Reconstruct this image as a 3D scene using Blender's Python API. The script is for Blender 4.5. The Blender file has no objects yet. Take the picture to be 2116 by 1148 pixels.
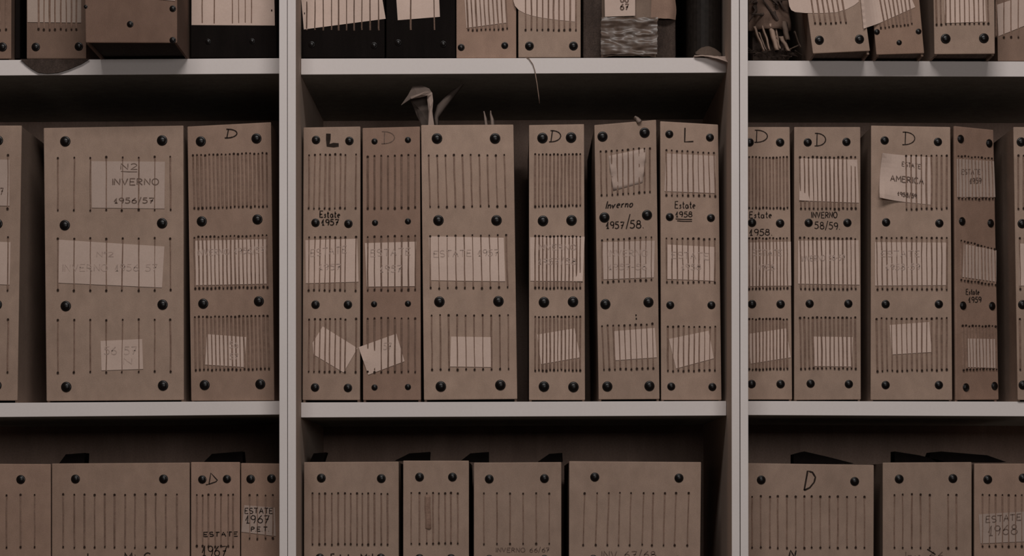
import bpy, bmesh, math, random
from mathutils import Vector, noise

random.seed(11)
C = bpy.context.scene.collection
# ---------------------------------------------------------------- measures
S = 0.00056            # metres per photo pixel on the plane of the shelf edges (Y = 0)
D = 2.67               # camera distance from that plane
ZC = 1.30              # camera height
CX, CY = 1058.0, 1040.0
SHELF_DEPTH = 0.325
UPRIGHT_Y = -0.06      # uprights stand proud of the shelf edges


class Plane:
    """spine plane Y = Y0 + a*(X-X0); maps measured points to world points on it"""
    def __init__(self, Y0=0.004, a=0.0, px0=CX):
        self.Y0, self.a = Y0, a
        self.X0 = (px0 - CX) * S * (D + Y0) / D
        n = Vector((a, -1.0, 0.0)); n.normalize(); self.n = n

    def __call__(self, px, py, off=0.0):
        rx, rz = (px - CX) * S / D, (CY - py) * S / D
        t = (D + self.Y0 - self.a * self.X0) / (1 - self.a * rx)
        return Vector((t * rx, -D + t, ZC + t * rz)) + self.n * off


# ---------------------------------------------------------------- materials
def new_mat(name):
    m = bpy.data.materials.new(name); m.use_nodes = True
    nt = m.node_tree; b = nt.nodes['Principled BSDF']
    return m, nt, b


def N(nt, kind, **kw):
    n = nt.nodes.new(kind)
    for k, v in kw.items():
        if k in n.inputs: n.inputs[k].default_value = v
        else: setattr(n, k, v)
    return n


def mix(nt, fac, a, b, blend='MIX'):
    m = nt.nodes.new('ShaderNodeMix'); m.data_type = 'RGBA'; m.blend_type = blend
    for i, v in ((0, fac), (6, a), (7, b)):
        if hasattr(v, 'is_linked'): nt.links.new(v, m.inputs[i])
        else: m.inputs[i].default_value = v
    return m.outputs[2]


def ramp(nt, src, p0, c0, p1, c1):
    r = nt.nodes.new('ShaderNodeValToRGB')
    r.color_ramp.elements[0].position = p0; r.color_ramp.elements[0].color = c0
    r.color_ramp.elements[1].position = p1; r.color_ramp.elements[1].color = c1
    nt.links.new(src, r.inputs[0]); return r.outputs[0]


def surface(name, rough=0.9, grain=500, fibre=(60, 60, 12), stain=5.0, var=0.16, stain_amt=0.35, tint=(1, 1, 1),
            bump=0.15, spec=0.2, use_color=True, base=(1, 1, 1)):
    """procedural board / paper: object colour x fibre x grain x stains"""
    m, nt, b = new_mat(name)
    tc = N(nt, 'ShaderNodeTexCoord'); oi = N(nt, 'ShaderNodeObjectInfo')
    add = N(nt, 'ShaderNodeVectorMath', operation='ADD'); mul = N(nt, 'ShaderNodeVectorMath', operation='SCALE')
    comb = N(nt, 'ShaderNodeCombineXYZ')
    nt.links.new(oi.outputs['Random'], comb.inputs[0]); nt.links.new(oi.outputs['Random'], comb.inputs[2])
    nt.links.new(comb.outputs[0], mul.inputs[0]); mul.inputs['Scale'].default_value = 7.0
    nt.links.new(tc.outputs['Object'], add.inputs[0]); nt.links.new(mul.outputs[0], add.inputs[1])
    mp = N(nt, 'ShaderNodeMapping'); mp.inputs['Scale'].default_value = fibre
    nt.links.new(add.outputs[0], mp.inputs[0])
    n1 = N(nt, 'ShaderNodeTexNoise', Scale=1.0, Detail=5.0, Roughness=0.65); nt.links.new(mp.outputs[0], n1.inputs[0])
    n2 = N(nt, 'ShaderNodeTexNoise', Scale=grain, Detail=2.0, Roughness=0.7); nt.links.new(add.outputs[0], n2.inputs[0])
    n3 = N(nt, 'ShaderNodeTexNoise', Scale=stain, Detail=4.0, Roughness=0.6); nt.links.new(add.outputs[0], n3.inputs[0])
    lo, hi = 1 - var, 1 + var * 0.8
    f = ramp(nt, n1.outputs[0], 0.3, (lo, lo, lo, 1), 0.72, (hi, hi, hi, 1))
    g = ramp(nt, n2.outputs[0], 0.25, (lo, lo * .99, lo * .98, 1), 0.75, (hi, hi, hi, 1))
    s = ramp(nt, n3.outputs[0], 0.28, (1 - stain_amt, 1 - stain_amt * 1.12, 1 - stain_amt * 1.2, 1), 0.55, (1, 1, 1, 1))
    if use_color: col = mix(nt, 1.0, oi.outputs['Color'], f, 'MULTIPLY')
    else: col = mix(nt, 1.0, (*base, 1), f, 'MULTIPLY')
    col = mix(nt, 1.0, col, g, 'MULTIPLY'); col = mix(nt, 1.0, col, s, 'MULTIPLY')
    nt.links.new(col, b.inputs['Base Color'])
    b.inputs['Roughness'].default_value = rough
    b.inputs['Specular IOR Level'].default_value = spec
    bp = N(nt, 'ShaderNodeBump', Strength=bump, Distance=0.0006); nt.links.new(n2.outputs[0], bp.inputs['Height'])
    nt.links.new(bp.outputs[0], b.inputs['Normal'])
    return m


M = {}
M['board'] = surface('grey_brown_cardboard', grain=900, fibre=(70, 40, 42), var=0.12, stain=7, stain_amt=0.16, bump=0.3)
M['side'] = surface('worn_cover_board', fibre=(40, 9, 16), var=0.14, stain=6, stain_amt=0.3)
M['paper'] = surface('aged_label_paper', grain=700, fibre=(30, 30, 30), var=0.05, stain=12, stain_amt=0.10, bump=0.1)
M['pages'] = surface('stacked_page_edges', fibre=(900, 6, 8), var=0.3, stain=6, stain_amt=0.3, grain=300)
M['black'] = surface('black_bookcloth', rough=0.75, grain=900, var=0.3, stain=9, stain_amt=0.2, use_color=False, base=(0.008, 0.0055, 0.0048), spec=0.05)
M['darkcloth'] = surface('dark_brown_cloth', grain=600, fibre=(90, 90, 40), var=0.4, stain=14, stain_amt=0.5, use_color=False, base=(0.06, 0.041, 0.033))
M['string'] = surface('brown_lacing_string', grain=900, fibre=(60, 60, 200), var=0.2, stain=20, stain_amt=0.35, spec=0.1)
M['laminate'] = surface('off_white_laminate', rough=0.6, grain=300, fibre=(8, 8, 8), var=0.02, stain=3, stain_amt=0.04, use_color=True, bump=0.03, spec=0.2)
M['backboard'] = surface('dark_hardboard', grain=400, var=0.15, stain=4, stain_amt=0.3, use_color=False, base=(0.38, 0.265, 0.215))
M['under'] = surface('grey_underside_board', grain=300, var=0.15, stain=4, stain_amt=0.2, use_color=False, base=(0.34, 0.335, 0.30))
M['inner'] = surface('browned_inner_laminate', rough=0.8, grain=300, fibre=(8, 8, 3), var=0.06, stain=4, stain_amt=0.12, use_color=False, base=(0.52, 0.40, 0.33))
M['plaster'] = surface('grey_plaster', grain=90, fibre=(3, 3, 3), var=0.06, stain=1, stain_amt=0.15, use_color=False, base=(0.32, 0.28, 0.25))
M['concrete'] = surface('worn_concrete', grain=120, fibre=(4, 4, 4), var=0.12, stain=1.5, stain_amt=0.25, use_color=False, base=(0.16, 0.13, 0.115))


def flat(name, col, rough, spec=0.3):
    m, nt, b = new_mat(name)
    tc = N(nt, 'ShaderNodeTexCoord'); n = N(nt, 'ShaderNodeTexNoise', Scale=180.0, Detail=3.0)
    nt.links.new(tc.outputs['Object'], n.inputs[0])
    c = ramp(nt, n.outputs[0], 0.3, (col[0] * .75, col[1] * .75, col[2] * .75, 1), 0.7, (col[0] * 1.2, col[1] * 1.2, col[2] * 1.2, 1))
    nt.links.new(c, b.inputs['Base Color'])
    b.inputs['Roughness'].default_value = rough; b.inputs['Specular IOR Level'].default_value = spec
    return m


M['rivet'] = flat('black_metal_rivet', (0.006, 0.004, 0.0035), 0.33, 0.3)
M['hole'] = flat('punched_hole', (0.035, 0.022, 0.017), 0.95, 0.0)
M['ink'] = flat('dark_ink', (0.030, 0.021, 0.017), 0.9, 0.05)
M['inkmid'] = flat('brown_ink', (0.155, 0.103, 0.082), 0.9, 0.05)
M['pencil'] = flat('faded_pencil', (0.43, 0.315, 0.265), 0.9, 0.05)
M['tape'] = flat('brown_packing_tape', (0.115, 0.078, 0.06), 0.36, 0.4)

CARD = (0.355, 0.248, 0.192)
PAPER = (0.60, 0.452, 0.382)
STR = (0.245, 0.157, 0.119)
SHELFC = (0.70, 0.632, 0.607)


def scale(c, k): return (c[0] * k, c[1] * k, c[2] * k, 1.0)


# ---------------------------------------------------------------- mesh helpers
class MB:
    def __init__(self): self.v, self.f, self.mi = [], [], []

    def quad(self, pts, mi=0):
        i = len(self.v); self.v += [Vector(p) for p in pts]; self.f.append(tuple(range(i, i + len(pts)))); self.mi.append(mi)

    def prism(self, front, vec, mi=0):
        n = len(front); i = len(self.v)
        self.v += [Vector(p) for p in front] + [Vector(p) + Vector(vec) for p in front]
        self.f.append(tuple(range(i, i + n))); self.mi.append(mi)
        self.f.append(tuple(range(i + 2 * n - 1, i + n - 1, -1))); self.mi.append(mi)
        for k in range(n):
            a, b = i + k, i + (k + 1) % n
            self.f.append((b, a, a + n, b + n)); self.mi.append(mi)

    def tube(self, pts, r, sides=6, mi=0, flatten=1.0):
        i = len(self.v)
        for k, p in enumerate(pts):
            p = Vector(p); d = (Vector(pts[min(k + 1, len(pts) - 1)]) - Vector(pts[max(k - 1, 0)])).normalized()
            u = d.cross(Vector((0, 1, 0)))
            u = u.normalized() if u.length > 1e-6 else Vector((1, 0, 0))
            w = u.cross(d).normalized()
            rr = r[k] if isinstance(r, (list, tuple)) else r
            for s in range(sides):
                an = 2 * math.pi * s / sides
                self.v.append(p + u * rr * math.cos(an) + w * rr * flatten * math.sin(an))
        for k in range(len(pts) - 1):
            for s in range(sides):
                a = i + k * sides + s; b = i + k * sides + (s + 1) % sides
                self.f.append((a, b, b + sides, a + sides)); self.mi.append(mi)
        self.f.append(tuple(range(i + sides - 1, i - 1, -1))); self.mi.append(mi)
        e = i + (len(pts) - 1) * sides
        self.f.append(tuple(range(e, e + sides))); self.mi.append(mi)

    def grid(self, fn, nu, nv, mi=0):
        i = len(self.v)
        for b in range(nv + 1):
            for a in range(nu + 1): self.v.append(Vector(fn(a / nu, b / nv)))
        for b in range(nv):
            for a in range(nu):
                q = i + b * (nu + 1) + a
                self.f.append((q, q + 1, q + nu + 2, q + nu + 1)); self.mi.append(mi)

    def build(self, name, mats, parent=None, origin=None, bevel=0, color=None, smooth=False, fix=True, solid=0):
        if not isinstance(mats, (list, tuple)): mats = [mats]
        if parent is not None: origin = Vector(parent.get('_o', (0, 0, 0)))
        elif origin is None: origin = Vector((0, 0, 0))
        origin = Vector(origin)
        me = bpy.data.meshes.new(name)
        me.from_pydata([tuple(p - origin) for p in self.v], [], self.f)
        for m in mats: me.materials.append(m)
        for p, k in zip(me.polygons, self.mi): p.material_index = k
        bm = bmesh.new(); bm.from_mesh(me)
        if fix: bmesh.ops.recalc_face_normals(bm, faces=bm.faces)
        if bevel:
            bmesh.ops.bevel(bm, geom=[e for e in bm.edges], offset=bevel, segments=2, affect='EDGES', profile=0.6)
        bm.to_mesh(me); bm.free()
        if smooth:
            for p in me.polygons: p.use_smooth = True
        o = bpy.data.objects.new(name, me); C.objects.link(o)
        if parent is not None:
            o.parent = parent; o['_o'] = parent['_o']
        else:
            o.location = origin; o['_o'] = tuple(origin)
        if color: o.color = color
        if solid:
            md = o.modifiers.new('thickness', 'SOLIDIFY'); md.thickness = solid; md.offset = 0
        return o


def thing(name, loc, label, cat, group=None):
    o = bpy.data.objects.new(name, None); C.objects.link(o); o.location = loc; o['_o'] = tuple(loc)
    o.empty_display_size = 0.05
    o['label'] = label; o['category'] = cat
    if group: o['group'] = group
    return o


def tag(o, label, cat, group=None):
    o['label'] = label; o['category'] = cat
    if group: o['group'] = group
    return o


def lin(n, a, b):
    return [a + (b - a) * i / (n - 1) for i in range(n)] if n > 1 else [a]


# ---------------------------------------------------------------- stroke lettering
def arc(cx, cy, rx, ry, a0, a1, n=9):
    return [(cx + rx * math.cos(math.radians(a0 + (a1 - a0) * i / (n - 1))), cy + ry * math.sin(math.radians(a0 + (a1 - a0) * i / (n - 1)))) for i in range(n)]


G = {
    'A': [[(0, 0), (.32, 1), (.64, 0)], [(.12, .38), (.52, .38)]],
    'd': [[(-.12, -.06), (.08, .0), (.2, 1), (.62, .35), (.5, .2), (.08, .0)]],
    'Q': [[(.04, 0), (.2, 1), (.42, .93), (.56, .68), (.5, .42), (.3, .14), (.04, 0)]],
    'C': [arc(.36, .5, .36, .5, 50, 310, 12)],
    'D': [[(.12, .02), (.14, 1)], [(.0, .0)] + [(.14, .0)] + arc(.12, .5, .52, .5, -85, 88, 11) + [(.02, 1.0)]],
    'E': [[(.55, 1), (.04, 1), (.0, 0), (.56, 0)], [(.02, .52), (.44, .52)]],
    'I': [[(.05, 0), (.05, 1)]],
    'L': [[(.02, 1), (.0, 0), (.6, .03)]],
    'M': [[(0, 0), (.06, 1), (.36, .35), (.66, 1), (.72, 0)]],
    'N': [[(0, 0), (.02, 1), (.56, 0), (.58, 1)]],
    'O': [arc(.34, .5, .34, .5, 90, 450, 14)],
    'P': [[(.02, 0), (.04, 1)], [(.04, 1)] + arc(.1, .74, .42, .26, 90, -90, 8) + [(.04, .48)]],
    'R': [[(.02, 0), (.04, 1)], [(.04, 1)] + arc(.1, .74, .4, .26, 90, -90, 8) + [(.04, .48)], [(.2, .48), (.56, 0)]],
    'S': [arc(.3, .75, .28, .25, 40, 270, 9) + arc(.3, .25, .28, .25, 90, -140, 9)],
    'T': [[(.3, 0), (.32, 1)], [(0, 1), (.64, 1)]],
    'V': [[(0, 1), (.3, 0), (.6, 1)]],
    'a': [arc(.24, .27, .22, .27, 60, 380, 12) + [(.46, .1), (.54, .02)], [(.46, .55), (.45, .1)]],
    'e': [[(.06, .28), (.42, .34)] + arc(.24, .28, .2, .26, 20, 300, 10)],
    'n': [[(0, .5), (.08, .5), (.08, 0)], [(.08, .36)] + arc(.24, .34, .15, .18, 150, 0, 6) + [(.4, 0)]],
    'm': [[(.06, .5), (.06, 0)], [(.06, .36)] + arc(.18, .34, .12, .18, 150, 0, 6) + [(.3, 0)], [(.3, .36)] + arc(.42, .34, .12, .18, 150, 0, 6) + [(.54, 0)]],
    'i': [[(.06, .5), (.06, .06), (.14, 0)], [(.06, .72), (.08, .76)]],
    'o': [arc(.22, .27, .2, .27, 90, 450, 12)],
    'r': [[(.06, .52), (.07, 0)], [(.07, .34), (.16, .5), (.34, .5)]],
    's': [[(.36, .46), (.2, .54), (.1, .42), (.3, .22), (.24, .04), (.02, .04)]],
    't': [[(.16, .95), (.14, .1), (.22, 0), (.34, .06)], [(0, .6), (.34, .64)]],
    'v': [[(0, .5), (.16, 0), (.34, .54), (.44, .5)]],
    'l': [[(.06, 1), (.05, .06), (.14, 0)]],
    '0': [arc(.28, .5, .28, .5, 90, 450, 14)],
    '1': [[(0, .3), (.26, 1), (.2, 0)], [(.04, .02), (.38, .02)]],
    '2': [arc(.26, .74, .24, .26, 160, -40, 8) + [(.0, .0), (.55, .03)]],
    '4': [[(.3, 1), (0, .35), (.55, .38)], [(.42, .62), (.38, 0)]],
    '5': [[(.5, 1), (.1, .98), (.06, .58)] + arc(.2, .32, .3, .32, 100, -140, 9)],
    '6': [[(.44, .98), (.14, .6)] + arc(.28, .28, .26, .28, 150, 510, 12)],
    '7': [[(0, .95), (.52, 1), (.16, 0)], [(.12, .5), (.46, .52)]],
    '8': [arc(.28, .76, .2, .23, 270, 630, 11), arc(.28, .27, .27, .27, 90, 450, 12)],
    '9': [arc(.26, .72, .24, .27, 0, 360, 12) + [(.46, .3), (.34, 0)]],
    '/': [[(0, -.2), (.34, 1.2)]],
    '.': [[(.03, 0), (.09, .04)]],
    '-': [[(.02, .42), (.34, .44)]],
    '°': [arc(.12, .8, .11, .14, 90, 450, 8)],
}
WID = {k: max(p[0] for st in v for p in st) for k, v in G.items()}


def ink(parent, pl, text, box, th=2.0, mat='ink', off=0.0009, rise=0.0, slant=0.0, name='handwriting', under=0, jit=0.03):
    """pen strokes filling BOX = (x0, ytop, x1, ybase), baseline changing by RISE over its width"""
    x0, y0, x1, y1 = box
    gap = 0.2
    W = sum((0.4 if ch == ' ' else WID[ch]) + gap for ch in text) - gap
    H = y1 - y0; sx = (x1 - x0) / W
    mb = MB(); cur = 0.0

    def stroke(pts):
        L, Rr = [], []
        n = len(pts)
        for k in range(n):
            ax, ay = pts[max(k - 1, 0)]; bx, by = pts[min(k + 1, n - 1)]
            dx, dy = bx - ax, by - ay; l = math.hypot(dx, dy) or 1
            w = th * 0.5 * random.uniform(0.8, 1.15)
            nx, ny = -dy / l * w, dx / l * w
            L.append((pts[k][0] + nx, pts[k][1] + ny)); Rr.append((pts[k][0] - nx, pts[k][1] - ny))
        for k in range(n - 1):
            mb.quad([pl(*L[k], off), pl(*L[k + 1], off), pl(*Rr[k + 1], off), pl(*Rr[k], off)])

    for ch in text:
        if ch == ' ': cur += 0.4 + gap; continue
        for st in G[ch]:
            pts = []
            jx, jy = random.uniform(-jit, jit), random.uniform(-jit, jit)
            for (gx, gy) in st:
                u = (cur + gx + jx) * sx
                pts.append((x0 + u + slant * gy * H, y1 + rise * u / (x1 - x0) - (gy + jy) * H))
            dense = []
            for k in range(len(pts) - 1):
                for q in range(2):
                    f = q / 2
                    dense.append((pts[k][0] + (pts[k + 1][0] - pts[k][0]) * f, pts[k][1] + (pts[k + 1][1] - pts[k][1]) * f))
            dense.append(pts[-1]); stroke(dense)
        cur += WID[ch] + gap
    for k in range(under):
        stroke([(x0 + k * 3, y1 + 4 + 4 * k), ((x0 + x1) / 2, y1 + 5 + 4 * k), (x1, y1 + 5 + rise + 4 * k)])
    o = mb.build(name, M[mat], parent, fix=False)
    o['label'] = 'handwriting reading ' + text if len(text) > 1 else 'handwritten letter ' + {'d': 'D', 'Q': 'D'}.get(text, text)
    return o


# ---------------------------------------------------------------- rivet
def rivet_mesh():
    prof = [(1.0, 0), (1.0, .10), (.92, .22), (.86, .26), (.80, .25), (.7, .38), (.5, .52), (.25, .6), (0.001, .62)]
    mb = MB(); n = 20; i = 0
    for r, h in prof:
        for k in range(n):
            a = 2 * math.pi * k / n; mb.v.append(Vector((r * math.cos(a), -h, r * math.sin(a))))
    for j in range(len(prof) - 1):
        for k in range(n):
            a = j * n + k; b = j * n + (k + 1) % n
            mb.f.append((a, b, b + n, a + n)); mb.mi.append(0)
    me = bpy.data.meshes.new('rivet'); me.from_pydata([tuple(v) for v in mb.v], [], mb.f); me.materials.append(M['rivet'])
    bm = bmesh.new(); bm.from_mesh(me); bmesh.ops.recalc_face_normals(bm, faces=bm.faces); bm.to_mesh(me); bm.free()
    for p in me.polygons: p.use_smooth = True
    return me


RIVET = rivet_mesh()


def rivet(parent, pl, px, py, r):
    o = bpy.data.objects.new('rivet', RIVET); C.objects.link(o); o.parent = parent
    o.location = pl(px, py, 0.0) - Vector(parent['_o'])
    k = r * S * (D + pl.Y0) / D
    o.scale = (k, k * 0.9, k); o.rotation_euler = (0, 0, math.atan(pl.a))
    return o


# ---------------------------------------------------------------- shelf boards (front edges as measured)
# bay: [(x0,x1), {row: ((ytopL,ytopR),(ybotL,ybotR))}]
BAY = {
    'west': ((-318, 583), {0: ((126, 120), (158, 152)), 1: ((834, 828), (864, 856))}),
    'mid': ((620, 1497), {0: ((121, 119), (154, 150)), 1: ((831, 828), (862, 858))}),
    'east': ((1540, 2440), {0: ((125, 128), (157, 159)), 1: ((828, 830), (857, 861))}),
}


def shelf_top(bay, row, px):
    if row == 2: return 1536.0
    (x0, x1), r = BAY[bay]; (a, b) = r[row][0]
    return a + (b - a) * (px - x0) / (x1 - x0)


# ---------------------------------------------------------------- paper label
def sheet(parent, pl, q, off=0.0006, color=PAPER, curl=(), bump=0.00012, name='paper_label', n=10, mat='paper', k=1.0, smooth=False):
    """q = TL, TR, BR, BL (or a polygon of more corners, laid flat)"""
    mb = MB()
    if len(q) == 4:
        (ax, ay), (bx, by), (cx, cy), (dx, dy) = q
        sd = random.uniform(0, 50)

        def fn(u, v):
            x = (ax * (1 - u) + bx * u) * (1 - v) + (dx * (1 - u) + cx * u) * v
            y = (ay * (1 - u) + by * u) * (1 - v) + (dy * (1 - u) + cy * u) * v
            o = off + bump * (0.5 + 0.5 * noise.noise(Vector((u * 3 + sd, v * 3, sd))))
            for (cu, cv, amt, rad) in curl:
                d = math.hypot(u - cu, v - cv)
                if d < rad: o += amt * ((rad - d) / rad) ** 2
            return pl(x, y, o)
        mb.grid(fn, n, n)
    else:
        mb.quad([pl(x, y, off) for x, y in q])
    o = mb.build(name, M[mat], parent, color=scale(color, k), smooth=smooth, solid=0.0002)
    o['label'] = 'pale paper label'
    return o


def lacing(parent, pl, xt, xb, yt, yb, w=2.6, color=STR, k=1.0, holes=True, off=0.0006, over=None):
    """one band of lacing strings; yt, yb = (left, right) heights of the hole rows"""
    mb = MB(); n = len(xt)
    for i in range(n):
        f = i / (n - 1) if n > 1 else 0
        a = (xt[i], yt[0] + (yt[1] - yt[0]) * f + random.uniform(-1, 1))
        b = (xb[i], yb[0] + (yb[1] - yb[0]) * f + random.uniform(-1, 1))
        ww = w * random.uniform(0.85, 1.3) * S * 0.58
        pts = []
        for q, t in enumerate((0, .035, .33, .66, .965, 1)):
            j = random.uniform(-.5, .5) if 0 < q < 5 else 0
            o = off if 0 < q < 5 else 0.0
            pts.append(pl(a[0] + (b[0] - a[0]) * t + j, a[1] + (b[1] - a[1]) * t, o))
        mb.tube(pts, ww, 6, 0, flatten=0.4)
        if holes:
            for (hx, hy) in (a, b):
                r = random.uniform(1.7, 2.7)
                mb.quad([pl(hx + r * math.cos(s * math.pi / 4), hy + r * math.sin(s * math.pi / 4), 0.0013) for s in range(8)], 1)
    o = mb.build('lacing_strings', [M['string'], M['hole']], parent, color=scale(color, k), smooth=False)
    return o


# ---------------------------------------------------------------- a binder
def binder(label, group, bay, row, quad, Y=0.004, yaw=0.0, tone=1.0, hue=(1, 1, 1), rivets=(), r=8.5, bands=(), labels=(), words=(),
           black=False, depth=0.27, w=2.6, strk=1.0, name='archive_binder', cat='binder', shadow_wedges=(), lean=False, pages_k=0.3):
    TL, TR, BR, BL = quad
    pl = Plane(Y, yaw, TL[0])
    cxp = (BL[0] + BR[0]) / 2
    zs = [ZC + (CY - shelf_top(bay, row, x)) * S for x in (BL[0], BR[0])]
    base = pl(cxp, BL[1]); base.z = min(zs)
    root = thing(name, base, label, cat, group)
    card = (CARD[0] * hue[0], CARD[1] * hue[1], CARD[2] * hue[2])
    mat = M['black'] if black else M['board']
    p = [pl(*TL), pl(*TR), pl(*BR), pl(*BL)]
    for i, k in ((2, 1), (3, 0)):
        p[i].z = max(p[i].z, max(zs) + 0.0005)
    # covers and pages behind the spine
    back = Vector((0, depth, 0))
    th = 0.0026
    q = [v.copy() for v in p]
    q[2].z = zs[1] + 0.0004; q[3].z = zs[0] + 0.0004
    if lean:
        q[2].z = min(zs) + 0.0004; q[3].z = min(zs) + 0.0004
    ins = 0.0006
    bk = pl.n * -0.003
    for (t, b, sg) in ((q[0], q[3], 1), (q[1], q[2], -1)):
        mb = MB()
        e = Vector((sg, 0, 0))
        mb.prism([t + e * ins + bk + Vector((0, 0, -.001)), t + e * (ins + th) + bk + Vector((0, 0, -.001)), b + e * (ins + th) + bk, b + e * ins + bk], back)
        o = mb.build('cover', M['black'] if black else M['side'], root, color=scale(card, tone * 0.8))
    mb = MB(); e = ins + th + 0.0003
    mb.prism([q[0] + Vector((e, 0, -.014)) + bk, q[1] + Vector((-e, 0, -.014)) + bk, q[2] + Vector((-e, 0, .003)) + bk, q[3] + Vector((e, 0, .003)) + bk], back * 0.96)
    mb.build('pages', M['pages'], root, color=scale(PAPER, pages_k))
    # spine
    mb = MB(); mb.prism(p, pl.n * -0.0032)
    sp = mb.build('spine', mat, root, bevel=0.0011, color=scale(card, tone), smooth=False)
    for rv in rivets:
        rivet(root, pl, rv[0], rv[1], rv[2] if len(rv) > 2 else r)
    for bnd in bands:
        kw = dict(w=w, k=strk)
        if len(bnd) > 4:
            kw.update(bnd[4])
            if 'strk' in kw: kw['k'] = kw.pop('strk')
        lacing(root, pl, *bnd[:4], **kw)
    for lb in labels:
        kw = dict(lb[1]) if len(lb) > 1 else {}
        txt = kw.pop('text', [])
        so = sheet(root, pl, lb[0], **kw)
        for t in txt:
            tk = dict(t[2]) if len(t) > 2 else {}
            tk.setdefault('off', kw.get('off', 0.0006) + 0.00045)
            tk.setdefault('mat', 'pencil'); tk.setdefault('th', 1.7)
            ink(so, pl, t[0], t[1], **tk)
    for t in words:
        tk = dict(t[2]) if len(t) > 2 else {}
        tk.setdefault('off', 0.0004)
        ink(sp, pl, t[0], t[1], **tk)
    for fl in shadow_wedges:     # black wedges modelled in place of the shadows behind the binder tops
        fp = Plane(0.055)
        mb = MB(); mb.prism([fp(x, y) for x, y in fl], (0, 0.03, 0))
        o = mb.build('shadow_wedge', M['black'], root); o['label'] = 'black wedge shaped as a shadow behind the top'
    return root, pl, sp


# ================================================================ the shelving units
def upright(root, xl, xr, tilt=0.0, name='side_panel'):
    """board between measured xl..xr (at Y = UPRIGHT_Y) from the floor to the top"""
    k = S * (D + UPRIGHT_Y) / D
    mb = MB(); pts = []
    for (x, z) in ((xl, 2.235), (xr, 2.235), (xr, 0.0), (xl, 0.0)):
        py = CY - (z - ZC) / k
        pts.append(Vector(((x + tilt * (py - 574) / 574 - CX) * k, UPRIGHT_Y, z)))
    mb.prism(pts, (0, SHELF_DEPTH - UPRIGHT_Y + 0.006, 0))
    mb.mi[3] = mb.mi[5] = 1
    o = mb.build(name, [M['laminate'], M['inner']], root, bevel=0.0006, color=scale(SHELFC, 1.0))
    return o


def shelving(bay, label, xa, xb, xc, xd, tl, tr):
    (x0, x1), rows = BAY[bay]
    base = Vector(((xa + xd) / 2 * S - CX * S, 0.15, 0))
    root = thing('shelving_unit', base, label, 'shelves', 'white shelving units standing side by side')
    upright(root, xa, xb, tl); upright(root, xc, xd, tr)
    pl = Plane(0.0)
    xi0 = CX + (xb - CX) * (D + UPRIGHT_Y) / D + 0.6; xi1 = CX + (xc - CX) * (D + UPRIGHT_Y) / D - 0.6
    allrows = [((t, b)) for t, b in (rows[0], rows[1])]
    allrows += [((1536, 1536), (1568, 1568)), ((2244, 2244), (2276, 2276)), ((2952, 2952), (2984, 2984)), ((-588, -588), (-556, -556))]
    for (yt, yb) in allrows:
        sl = lambda ab, x: ab[0] + (ab[1] - ab[0]) * (x - x0) / (x1 - x0)
        mb = MB()
        f = [pl(xi0, sl(yt, xi0)), pl(xi1, sl(yt, xi1)), pl(xi1, sl(yb, xi1)), pl(xi0, sl(yb, xi0))]
        mb.prism(f, (0, SHELF_DEPTH - 0.001, 0))
        for i, face in enumerate(mb.f):      # underside gets its own darker grey
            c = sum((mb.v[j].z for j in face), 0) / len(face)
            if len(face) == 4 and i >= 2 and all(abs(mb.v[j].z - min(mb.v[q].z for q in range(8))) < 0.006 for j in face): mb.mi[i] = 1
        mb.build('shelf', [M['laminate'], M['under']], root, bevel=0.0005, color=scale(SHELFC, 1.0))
    k0, k1 = (xb - CX) * S, (xc - CX) * S
    mb = MB()
    mb.prism([Vector((k0 * .985, SHELF_DEPTH, 2.23)), Vector((k1 * .985, SHELF_DEPTH, 2.23)), Vector((k1 * .985, SHELF_DEPTH, 0.05)), Vector((k0 * .985, SHELF_DEPTH, 0.05))], (0, 0.005, 0))
    mb.build('back_panel', M['backboard'], root)
    return root


shelving('west', 'white shelving unit holding the wide INVERNO 1956/57 binder', -341, -324, 577, 593.5, 0, 0.3)
shelving('mid', 'white shelving unit in the middle, with torn paper on its binders', 594.5, 611.5, 1511.5, 1528, 0.3, 0.7)
shelving('east', 'white shelving unit holding the binder with the AMERICA label', 1529.5, 1546, 2441, 2458, 0.7, 0)

# room
mb = MB(); mb.prism([Vector((-3, -3.5, 0)), Vector((3, -3.5, 0)), Vector((3, 0.40, 0)), Vector((-3, 0.40, 0))], (0, 0, -0.05))
o = mb.build('floor', M['concrete']); o['kind'] = 'structure'
mb = MB(); mb.prism([Vector((-3, 0.34, 3.0)), Vector((3, 0.34, 3.0)), Vector((3, 0.34, 0)), Vector((-3, 0.34, 0))], (0, 0.06, 0))
o = mb.build('wall_back', M['plaster']); o['kind'] = 'structure'

GT, GM, GB = 'binders on the top shelves', 'binders on the middle shelves', 'binders on the bottom shelves'

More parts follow.
